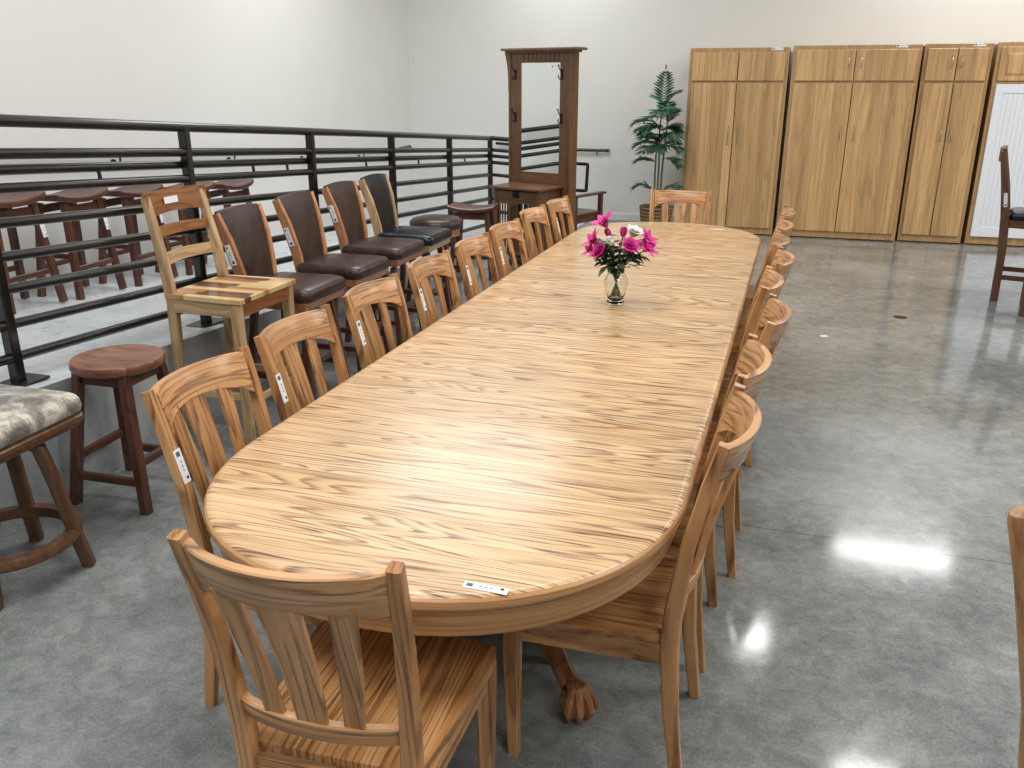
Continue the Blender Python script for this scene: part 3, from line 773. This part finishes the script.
b = B(); b.bar((-.19, -.19, SZ-.06), (.19, -.19, SZ-.06), .02, .07, up=(0, 0, 1)); b.done('apron', 'sap_x', t)
def lrail(z, h, y, bul, arch, mat, nm, xw=.205, lift=0.0, th=.022):
    b = B(); n = 12; rings = []
    for i in range(n+1):
        s = i/n*2-1; k = 1-s*s; yy = y-bul*k; lo = z-h/2+arch*k; hi = z+h/2+lift*k
        rings.append([V((s*xw, yy-th/2, lo)), V((s*xw, yy+th/2, lo)), V((s*xw, yy+th/2-.012*(hi-lo)/.1, hi)), V((s*xw, yy-th/2-.012*(hi-lo)/.1, hi))])
    b.loft(rings); return b.done(nm, mat, t)
lrail(1.155, .115, -.255, .035, .012, 'heart_x', 'crest_rail', .222, .0, .026)
lrail(1.02, .048, -.242, .03, .006, 'heart_x', 'ladder_rail', .195, .006)
lrail(.895, .052, -.215, .028, .006, 'sap_x', 'ladder_rail', .195, .006)
for z, y in ((.2, .18), (.3, -.21)):
    b = B(); b.bar((-.2, y, z), (.2, y, z), .022, .035, up=(0, 0, 1)); b.done('stretcher', 'sap_x', t)
for s in (-1, 1):
    b = B(); b.bar((s*.218, -.2, .24), (s*.218, .165, .24), .022, .035, up=(0, 0, 1)); b.done('stretcher', 'sap_y', t)
price_tag(t, (0.03, -.271, 1.165), (1, 0, 0), (0, -.12, 1), L=.1, W=.032)

# ------------------------------------------------------------------ cabinets along the back wall
def handle(x, y, z, L, par, mat='steel', r=.005, bow=.028):
    b = B(); b.tube([(x, y, z-L/2), (x, y-bow*.8, z-L*.42), (x, y-bow, z-L*.2), (x, y-bow, z+L*.2), (x, y-bow*.8, z+L*.42), (x, y, z+L/2)], [r*1.6, r, r, r, r, r*1.6], 8); return b.done('handle', mat, par)
def wallbed(x0, x1, yf, H, label, style, hx=.07, hz=(1.12, .18), uz=1.9, uh=.1):
    y1 = YW-.05; t = empty('cabinet', ((x0+x1)/2, (yf+y1)/2, 0)); tag(t, label, 'cabinet', 'tall oak cabinets along the back wall')
    w = (x1-x0)/2; d = (y1-yf)/2; fy = -d
    b = B(); b.bx(-w, -w+.022, fy+.02, d, 0, H-.02); b.bx(w-.022, w, fy+.02, d, 0, H-.02); b.bx(-w, w, d-.015, d, 0, H-.02); b.bx(-w, w, fy+.02, d, H-.035, H-.012); b.bx(-w+.02, w-.02, fy+.1, fy+.12, .09, H-.04)
    b.done('body', 'cab_frame', t)
    s = .05; zs = 1.70
    b = B(); b.bx(-w, -w+s, fy, fy+.022, .012, H); b.bx(w-s, w, fy, fy+.022, .012, H)
    b.bx(-w+s, w-s, fy, fy+.022, H-.06, H); b.bx(-w+s, w-s, fy, fy+.022, zs-.025, zs+.025); b.bx(-w+s, w-s, fy, fy+.022, .012, .10)
    b.done('face_frame', 'cab_frame', t)
    b = B(); b.bx(-w+.01, w-.01, fy+.05, fy+.07, 0, .02, 0); b.done('toe_kick', 'black', t)
    g = .004
    if style != 'panel':
        for sx in (-1, 1):
            xa, xb = (g, w-s+.014) if sx > 0 else (-w+s-.014, -g)
            b = B(); b.bx(xa, xb, fy-.02, fy-.001, .085, zs-.013, .004); dd = b.done('door', 'cab', t)
            handle(sx*hx, fy-.021, hz[0], hz[1], dd)
            b = B(); b.bx(xa, xb, fy-.02, fy-.001, zs+.013, H-.045, .004); du = b.done('upper_door', 'cab', t)
            if uh: handle(sx*hx*.9, fy-.021, uz, uh, du)
    else:
        for sx in (-1, 1):
            xa, xb = (g, w-s+.014) if sx > 0 else (-w+s-.014, -g)
            b = B(); b.bx(xa, xb, fy-.02, fy-.001, zs+.013, H-.045, .004); b.bx(xa+.06, xb-.06, fy-.024, fy-.019, zs+.065, H-.1, .003)
            # raised field with a shadow groove around it
            b.bx(xa+.075, xb-.075, fy-.034, fy-.02, zs+.08, H-.115, .008); du = b.done('upper_door', 'cab', t)
        b = B(); xa, xb = -w+s-.01, w-s+.01; b.bx(xa, xb, fy-.012, fy-.001, .095, zs-.02, .003)
        b.bx(xa, xb, fy-.024, fy-.010, .095, .20, .003); b.bx(xa, xb, fy-.024, fy-.010, zs-.11, zs-.02, .003); b.bx(xa, xa+.08, fy-.024, fy-.010, .2, zs-.11, .003); b.bx(xb-.08, xb, fy-.024, fy-.010, .2, zs-.11, .003)
        k = xa+.08
        while k < xb-.09:
            b.bx(k+.003, k+.044, fy-.0165, fy-.011, .2, zs-.11, .002); k += .047
        b.done('beadboard_panel', 'white', t)
    price_tag(t, (w-(.13 if x1-x0 < 1.1 else .2), fy-.004, H-.012), (1, 0, 0), (0, 0, 1), L=.115, W=.034)
    return t
wallbed(-1.285, -.205, 10.58, 2.06, 'plain two-door oak cabinet, leftmost of the row beside the palm', 'a', .052, (1.12, .20), 1.9, .0)
wallbed(-.17, 1.125, 10.58, 2.075, 'widest oak cabinet, with knotty right door, second in the row', 'a', .07, (1.16, .14))
wallbed(1.155, 1.805, 10.64, 2.08, 'narrow oak cabinet, third in the row with small bright handles', 'a', .052, (1.16, .12))
wallbed(1.85, 3.05, 10.66, 2.09, 'oak cabinet with white beadboard panel at the right edge', 'panel')

# ------------------------------------------------------------------ hall tree
t = empty('hall_tree', (-2.393, 8.350, 0), math.radians(-18)); tag(t, 'dark mission hall tree with tall mirror, coat hooks and drawer table', 'hall tree')
# mirror frame
FW = .352; Z0, Z1 = .74, 1.965
for s in (-1, 1): b = B(); b.bx(s*FW, s*(FW-.13), -.02, .02, 0, Z1, .003); b.done('frame_stile', 'mission_z', t)
b = B(); b.bx(-FW+.13, FW-.13, -.02, .02, Z0, .87, .002); b.done('frame_rail', 'mission_x', t)
b = B(); b.bx(-FW+.13, FW-.13, -.02, .02, 1.875, Z1, .002)
for k in range(9): b.bx(-.22+.049*k, -.185+.049*k, -.026, -.018, 1.885, Z1-.006, .002)
b.done('frame_rail', 'mission_x', t)
b = B(); b.bx(-FW+.13, FW-.13, -.012, -.002, .865, 1.88, 0); b.done('mirror_glass', 'mirror', t)
b = B(); b.bx(-FW+.09, FW-.09, .004, .018, .78, 1.92, 0); b.done('backing_board', 'mission_z', t)
for s in (-1, 1):
    b = B(); b.bx(s*FW-.012, s*FW+.012, -.03, .085, 0, Z1, .003); b.done('side_panel', 'mission_z', t)
b = B(); b.bx(-.415, .425, -.09, .13, 1.982, 2.005, .004); b.bx(-.385, .385, -.06, .10, 1.962, 1.983, .003); b.done('crown', 'mission_x', t)
for s in (-1, 1):   # curved corbels under the crown
    b = B(); rings = []
    for i in range(9):
        f = i/8; z = lerp(1.62, 1.965, f); o = .008+.040*f**3
        xa, xb = s*FW, s*(FW+o+.012)
        rings.append([V((xa, -.022, z)), V((xb, -.022, z)), V((xb, .01, z)), V((xa, .01, z))])
    b.loft(rings); b.done('corbel', 'mission_z', t)
for x in (-.285, .245):
    for z in (1.77, 1.38):
        b = B(); b.box((x, -.024, z), (.022, .006, .09), bev=.003)
        b.tube([(x, -.026, z+.02), (x-.005, -.06, z+.05), (x-.008, -.075, z+.085)], [.005, .0045, .007], 8)
        b.tube([(x, -.026, z-.02), (x, -.055, z-.045), (x, -.075, z-.03), (x, -.08, z-.008)], [.005, .0045, .0045, .007], 8)
        b.done('coat_hook', 'iron', t)
# drawer table in front
x0, x1, y0, y1, TZ = -.28, .255, -.40, -.035, .76
b = B(); b.bx(x0-.03, x1+.03, y0-.03, y1+.01, TZ-.024, TZ, .004); b.done('table_top', 'mission_x', t)
for x in (x0+.022, x1-.022):
    for y in (y0+.022, y1-.022):
        b = B(); b.bx(x-.022, x+.022, y-.022, y+.022, 0, TZ-.024, .003); b.done('leg', 'mission_z', t)
b = B()
b.bx(x0+.04, x1-.04, y1-.03, y1-.012, TZ-.16, TZ-.024); b.bx(x0+.01, x0+.03, y0+.04, y1-.04, TZ-.16, TZ-.024); b.bx(x1-.03, x1-.01, y0+.04, y1-.04, TZ-.16, TZ-.024)
b.bx(x0+.04, x1-.04, y0+.012, y0+.03, TZ-.034, TZ-.024)
b.done('table_apron', 'mission_x', t)
b = B(); b.bx(x0+.046, x1-.046, y0+.004, y0+.024, TZ-.125, TZ-.036, .003); dr = b.done('drawer', 'mission_x', t)
xm = (x0+x1)/2
b = B(); b.box((xm, y0+.001, TZ-.066), (.075, .006, .06), bev=.002); b.tube([(xm-.025, y0-.002, TZ-.078), (xm-.022, y0-.018, TZ-.09), (xm+.022, y0-.018, TZ-.09), (xm+.025, y0-.002, TZ-.078)], .0035, 6); b.done('drawer_pull', 'iron', dr)
b = B(); n = 10; rings = []   # arched rail beneath the drawer
for i in range(n+1):
    s = i/n*2-1; x = lerp(x0+.20, x1-.045, i/n); zl = TZ-.185+.035*(1-s*s); rings.append([V((x, y0+.01, zl)), V((x, y0+.03, zl)), V((x, y0+.03, TZ-.127)), V((x, y0+.01, TZ-.127))])
b.loft(rings); b.done('arch_rail', 'mission_x', t)
b = B(); b.bx(x0+.04, x0+.20, y0+.012, y0+.03, TZ-.16, TZ-.127); b.bx(x0+.04, x0+.20, y0+.012, y0+.03, .10, .14); b.bx(x0+.178, x0+.20, y0+.008, y0+.034, .10, TZ-.13)
b.bx(x0+.04, x0+.20, y0+.012, y0+.03, .36, .385)
for k in range(4): b.bx(x0+.062+.031*k, x0+.074+.031*k, y0+.014, y0+.026, .13, TZ-.15, .001)
b.done('spindle_panel', 'mission_z', t)
b = B()
for k in range(8): b.bx(x1-.028, x1-.014, y0+.065+.039*k, y0+.083+.039*k, .13, TZ-.15, .001)
b.bx(x1-.03, x1-.012, y0+.04, y1-.04, .10, .14); b.done('spindle_panel', 'mission_z', t)
b = B(); b.bx(x0+.20, x1-.03, y1-.05, y1-.03, .12, TZ-.15, .001); b.done('back_panel', 'walnut_z', t)
b = B(); b.bx(x0+.02, x1-.02, y0+.02, y1-.02, .10, .12, .002); b.done('lower_shelf', 'mission_x', t)
price_tag(t, (.165, -.0135, 1.84), (1, 0, 0), (0, 0, 1), L=.09, W=.03)

# ------------------------------------------------------------------ bench with arms behind the hall tree
t = empty('arm_bench', (-2.27, 9.12, 0), math.radians(-22)); tag(t, 'dark brown armed bench partly hidden behind the hall tree', 'bench')
b = B(); b.bx(-.14, .28, -.33, .17, .385, .41, .004); b.done('seat', 'walnut_x', t)
b = B(); b.bx(-.12, .26, -.31, .15, .31, .385, .002); b.done('apron', 'walnut_x', t)
for s, x in ((-1, -.12), (1, .27)):
    for y, h in ((.16, .585), (-.30, .585)):
        b = B(); b.bx(x-.022, x+.022, y-.022, y+.022, 0, h, .003); b.done('leg', 'walnut_z', t)
    b = B(); b.bx(x-.035, x+.04, -.33, .215, .585, .607, .004); b.done('arm', 'walnut_y', t)

# ------------------------------------------------------------------ potted palm
PX, PY = -1.548, 10.41
t = empty('potted_palm', (PX, PY, 0)); tag(t, 'tall green artificial palm in a woven basket beside the cabinets', 'plant')
b = B(); b.lathe([(.15, 0), (.165, .02), (.185, .17), (.196, .29), (.202, .302), (.196, .314), (.183, .302), (.178, .28), (.01, .275)], 32); b.done('basket', 'basket', t)
b = B(); b.lathe([(.176, .277), (.1, .297), (.005, .305)], 24); b.done('moss', 'soil', t)
stems = [[(0, 0, .28), (.005, -.01, .8), (-.01, 0, 1.2), (.02, 0, 1.50)], [(.03, .02, .28), (.045, .01, .8), (.07, 0, 1.15), (.08, 0, 1.30)], [(-.03, 0, .28), (-.035, -.01, .7), (-.03, -.02, 1.05)]]
for p in stems:
    b = B(); b.tube(p, [.013, .011, .009, .006][:len(p)], 8); b.done('stem', 'stem', t)
def frond(p0, az, L, rise, droop, mat, seed, wid=.12, roll=0):
    R_ = random.Random(seed); b = B(); d = V((math.cos(az), math.sin(az), 0)); side = V((-d.y, d.x, 0))
    pts = []
    for i in range(13):
        f = i/12; pts.append(V(p0)+d*(L*f*math.cos(rise)*(1-.15*f*f))+V((0, 0, L*(f*math.sin(rise)-droop*f*f))))
    b.tube(pts, [.004-.0028*i/12 for i in range(13)], 6)
    for i in range(2, 13):
        f = i/12; t_ = (pts[min(i+1, 12)]-pts[i-1]).normalized()
        wl = wid*(math.sin(PI*min(1, .18+.75*f))**.7)
        for s in (-1, 1):
            for h in ((0,) if rise > 1.3 else (0, .5)):
                q = pts[i-1].lerp(pts[i], h)
                nf = side.cross(t_).normalized(); nf = nf if nf.z > 0 else -nf
                tw = (nf+V((R_.uniform(-.6, .6), R_.uniform(-1.1, .1), R_.uniform(-.2, .3)))).normalized()
                dd = (t_*.8+side*s*.85+nf*R_.uniform(-.05, .35)).normalized()
                leafblade(b, q, dd, tw, wl*R_.uniform(.8, 1.15)*1.55, .0135 if rise > 1.3 else .0085, .22)
    leafblade(b, pts[-1], (pts[-1]-pts[-2]).normalized(), V((0, 0, 1)), wid*.8, .009, .2)
    return b.done('frond', mat, t, smooth=80)
FR = [((.02, 0, 1.45), 1.6, .36, 1.45, -.05, 'leaf', .11), ((.02, 0, 1.44), .2, .34, .95, .35, 'leaf', .12), ((.02, 0, 1.42), 2.9, .24, .95, .3, 'leaf_light', .10), ((.03, -.01, 1.35), -1.2, .28, .9, .5, 'leaf_light', .11),
      ((0, 0, 1.22), 3.1, .44, .55, .5, 'leaf', .13), ((0, 0, 1.2), 3.5, .34, .25, .35, 'leaf', .12), ((.05, 0, 1.18), -.1, .25, .7, .5, 'leaf', .13), ((.04, 0, 1.12), -.9, .32, .5, .55, 'leaf', .14),
      ((0, 0, 1.1), -2.2, .32, .5, .5, 'leaf', .14), ((.0, 0, 1.02), 3.3, .36, .35, .4, 'leaf', .13), ((.03, 0, .98), -.4, .30, .4, .5, 'leaf', .13), ((0, 0, .95), 2.6, .34, .5, .6, 'leaf', .13), ((0, 0, 1.0), -1.57, .28, .35, .5, 'leaf', .13),
      ((-.02, 0, .80), 3.25, .34, .6, .5, 'leaf', .12), ((.04, 0, .85), -.3, .28, .35, .6, 'leaf', .12), ((.02, 0, 1.3), 1.2, .28, .8, .4, 'leaf', .12),
      ((-.02, 0, .46), 3.2, .44, .85, .62, 'leaf', .12), ((.03, 0, .45), -.15, .38, .9, .60, 'leaf', .13), ((.06, 0, 1.24), .5, .26, 1.0, .3, 'leaf', .12)]
Rf = random.Random(11)
for k in range(11):
    FR.append(((Rf.uniform(-.03, .06), 0, Rf.uniform(.95, 1.36)), Rf.choice((3.14, 0, -.8, -2.3, -1.5))+Rf.uniform(-.5, .5), Rf.uniform(.22, .36), Rf.uniform(.3, 1.0), Rf.uniform(.3, .55), 'leaf', Rf.uniform(.1, .14)))
for i, (p, az, L, ri, dr_, mt, wd) in enumerate(FR): frond(p, az, L, ri, dr_, mt, i, wd)

# ------------------------------------------------------------------ mission bar stools at the right
def mission_stool():
    t = empty('bar_stool')
    for s in (-1, 1):
        b = B(); b.sweep([(s*.2, -.165, 0), (s*.2, -.17, .35), (s*.2, -.195, .68), (s*.2, -.23, .9), (s*.2, -.29, 1.19)], (1, 0, 0), (-.02, .02), [(-.03, .03), (-.03, .03), (-.032, .032), (-.028, .028), (-.02, .02)]); b.done('back_post', 'mission_z', t)
        b = B(); b.bar((s*.2, .2, .66), (s*.2, .2, 0), .042, .042, up=(1, 0, 0)); b.done('leg', 'mission_z', t)
        b = B(); b.bar((s*.2, -.2, .63), (s*.2, .2, .63), .02, .06, up=(0, 0, 1)); b.done('apron', 'mission_y', t)
        b = B(); b.bar((s*.2, -.168, .20), (s*.2, .2, .20), .02, .04, up=(0, 0, 1)); b.done('stretcher', 'mission_y', t)
    for y, z in ((.2, .63), (-.19, .63), (.2, .27), (-.168, .13)):
        b = B(); b.bar((-.18, y, z), (.18, y, z), .02, .045, up=(0, 0, 1)); b.done('stretcher', 'mission_x', t)
    b = B(); b.sweep([(-.2, -.28, 1.16), (-.1, -.30, 1.16), (0, -.307, 1.16), (.1, -.30, 1.16), (.2, -.28, 1.16)], (0, 0, 1), (-.055, .055), (-.011, .011)); b.done('crest_rail', 'mission_x', t)
    b = B(); b.sweep([(-.2, -.22, .84), (0, -.24, .84), (.2, -.22, .84)], (0, 0, 1), (-.03, .03), (-.011, .011)); b.done('lower_rail', 'mission_x', t)
    for k in range(5):
        x = -.13+.065*k; b = B(); b.bar((x, -.238, .86), (x, -.288, 1.11), .022, .01, up=(0, 1, 0)); b.done('back_slat', 'mission_z', t)
    cushion(.21, -.165, .235, .66, .728, r=.04, crown=.012).done('seat_cushion', 'black_leather', t, smooth=60)
    return t
ms = mission_stool(); ms.location = (1.857, 8.02, 0); ms.rotation_euler = (0, 0, FX-.206); tag(ms, 'dark brown bar stool with black seat before the white cabinet panel', 'stool', 'mission bar stools at the right edge')
price_tag(ms, (.2215, -.213, .82), (0, -.15, 1), (0, -1, -.15), L=.11, W=.026)
m2 = copy_tree(ms); m2.location = (1.975, 7.53, 0); m2.rotation_euler = (0, 0, FX-.206); tag(m2, 'dark brown bar stool at the right edge, nearer the camera and cut by the frame', 'stool', 'mission bar stools at the right edge')
ms2 = [c for c in kids(m2) if c.name.startswith('price_tag')]
for c in ms2: bpy.data.objects.remove(c)

# ------------------------------------------------------------------ rustic chair cut by the right edge
t = empty('rustic_chair', (.812, 1.52, 0), FX); tag(t, 'light rustic wooden chair, only its rounded back post showing at the right edge', 'chair')
for s in (-1, 1):
    b = B(); pts = [(s*.2, -.19, 0), (s*.2, -.20, .3), (s*.2, -.225, .5), (s*.2, -.29, .80), (s*.2, -.322, .92), (s*.2, -.326, .936), (s*.2, -.328, .943)]
    b.tube(pts, [.03, .032, .033, .034, .034, .029, .016], 16); b.done('back_post', 'rustic_z', t)
    b = B(); b.tube([(s*.2, .2, 0), (s*.2, .2, .44)], .028, 14); b.done('leg', 'rustic_z', t)
b = B(); b.plan(rsq(.22, .03), [(.44, .004), (.444, 0), (.462, 0), (.466, .004)]); b.done('seat', 'rustic_y', t)
for z, w in ((.86, .05), (.70, .045), (.58, .04)):
    b = B(); y = -.29-(z-.8)*.26; b.sweep([(-.18, y, z), (0, y-.02, z), (.18, y, z)], (0, 0, 1), (-w, w), (-.01, .01)); b.done('ladder_rail', 'heart_x', t)
for s in (-1, 1):
    b = B(); b.bar((s*.2, -.19, .2), (s*.2, .19, .2), .025, .025, up=(0, 0, 1)); b.done('stretcher', 'rustic_y', t)
    b = B(); b.bar((s*.2, -.2, .41), (s*.2, .19, .41), .022, .05, up=(0, 0, 1)); b.done('apron', 'rustic_y', t)
b = B(); b.bar((-.18, .2, .3), (.18, .2, .3), .025, .025, up=(0, 0, 1)); b.done('stretcher', 'rustic_x', t)

# ------------------------------------------------------------------ small things on the floor
b = B(); b.box((0, 0, .001), (.05, .03, .002), Matrix.Rotation(.3, 3, 'Z'), bev=0); o = b.done('paper_scrap', 'tag'); o.location = (.30, 6.32, 0); tag(o, 'tiny white paper scrap lying on the open concrete floor', 'paper')
b = B(); b.lathe([(.05, 0), (.05, .002), (.045, .003), (.003, .003)], 24); o = b.done('floor_cap', 'iron'); o.location = (.87, 7.05, 0); tag(o, 'small round dark cover plate set in the concrete floor', 'floor cap')

# ------------------------------------------------------------------ lights
def area(name, loc, sx, sy, power, col=(1, .97, .92), rot=(0, 0, 0)):
    l = bpy.data.lights.new(name, 'AREA'); l.shape = 'RECTANGLE'; l.size = sx; l.size_y = sy; l.energy = power; l.color = col
    o = bpy.data.objects.new(name, l); COL.objects.link(o); o.location = loc; o.rotation_euler = rot; return o
CZ = 4.0
W_ = (1, .995, .975)
area('strip_light', (1.64, 10.72, CZ), 1.35, .11, 36, W_)
area('spot_light', (.02, 8.42, CZ), .34, .3, 15, W_)
area('strip_light', (1.10, 6.6, CZ), .5, .2, 16, W_)
area('panel_light', (-3.0, 7.7, CZ), 2.1, 1.7, 80, W_)
area('spot_light', (-2.9, 10.5, 3.35), 1.3, .3, 8, W_, (math.radians(25), 0, 0))
area('panel_light', (-2.0, 4.2, CZ+.2), 3.0, 1.2, 90, W_)
area('panel_light', (2.9, 3.0, CZ+.2), 3.0, 1.2, 120, W_)
area('panel_light', (4.5, 8.4, CZ+.2), 2.6, 1.2, 165, (1, .965, .90))
area('panel_light', (-2.0, .2, CZ+.2), 3.0, 1.2, 100, W_)
area('panel_light', (2.6, -1.0, CZ+.2), 3.0, 1.2, 100, W_)
w = bpy.data.worlds.new('World'); sc.world = w; w.use_nodes = True; w.node_tree.nodes['Background'].inputs[0].default_value = (.9, .95, 1, 1); w.node_tree.nodes['Background'].inputs[1].default_value = .5

# ------------------------------------------------------------------ camera
cam = bpy.data.cameras.new('Camera'); co = bpy.data.objects.new('Camera', cam); COL.objects.link(co)
cam.sensor_width = 36; cam.lens = 865/1024*36; cam.clip_start = .05
co.location = (0, 0, 1.72)
co.rotation_euler = (math.radians(90-19.3529), 0, math.radians(17.8215))
sc.camera = co
sc.view_settings.view_transform = 'Standard'; sc.view_settings.look = 'None'; sc.view_settings.gamma = 1; sc.view_settings.exposure = .08
sc.view_settings.use_curve_mapping = False
sc.cycles.use_denoising = True
sc.cycles.max_bounces = 7
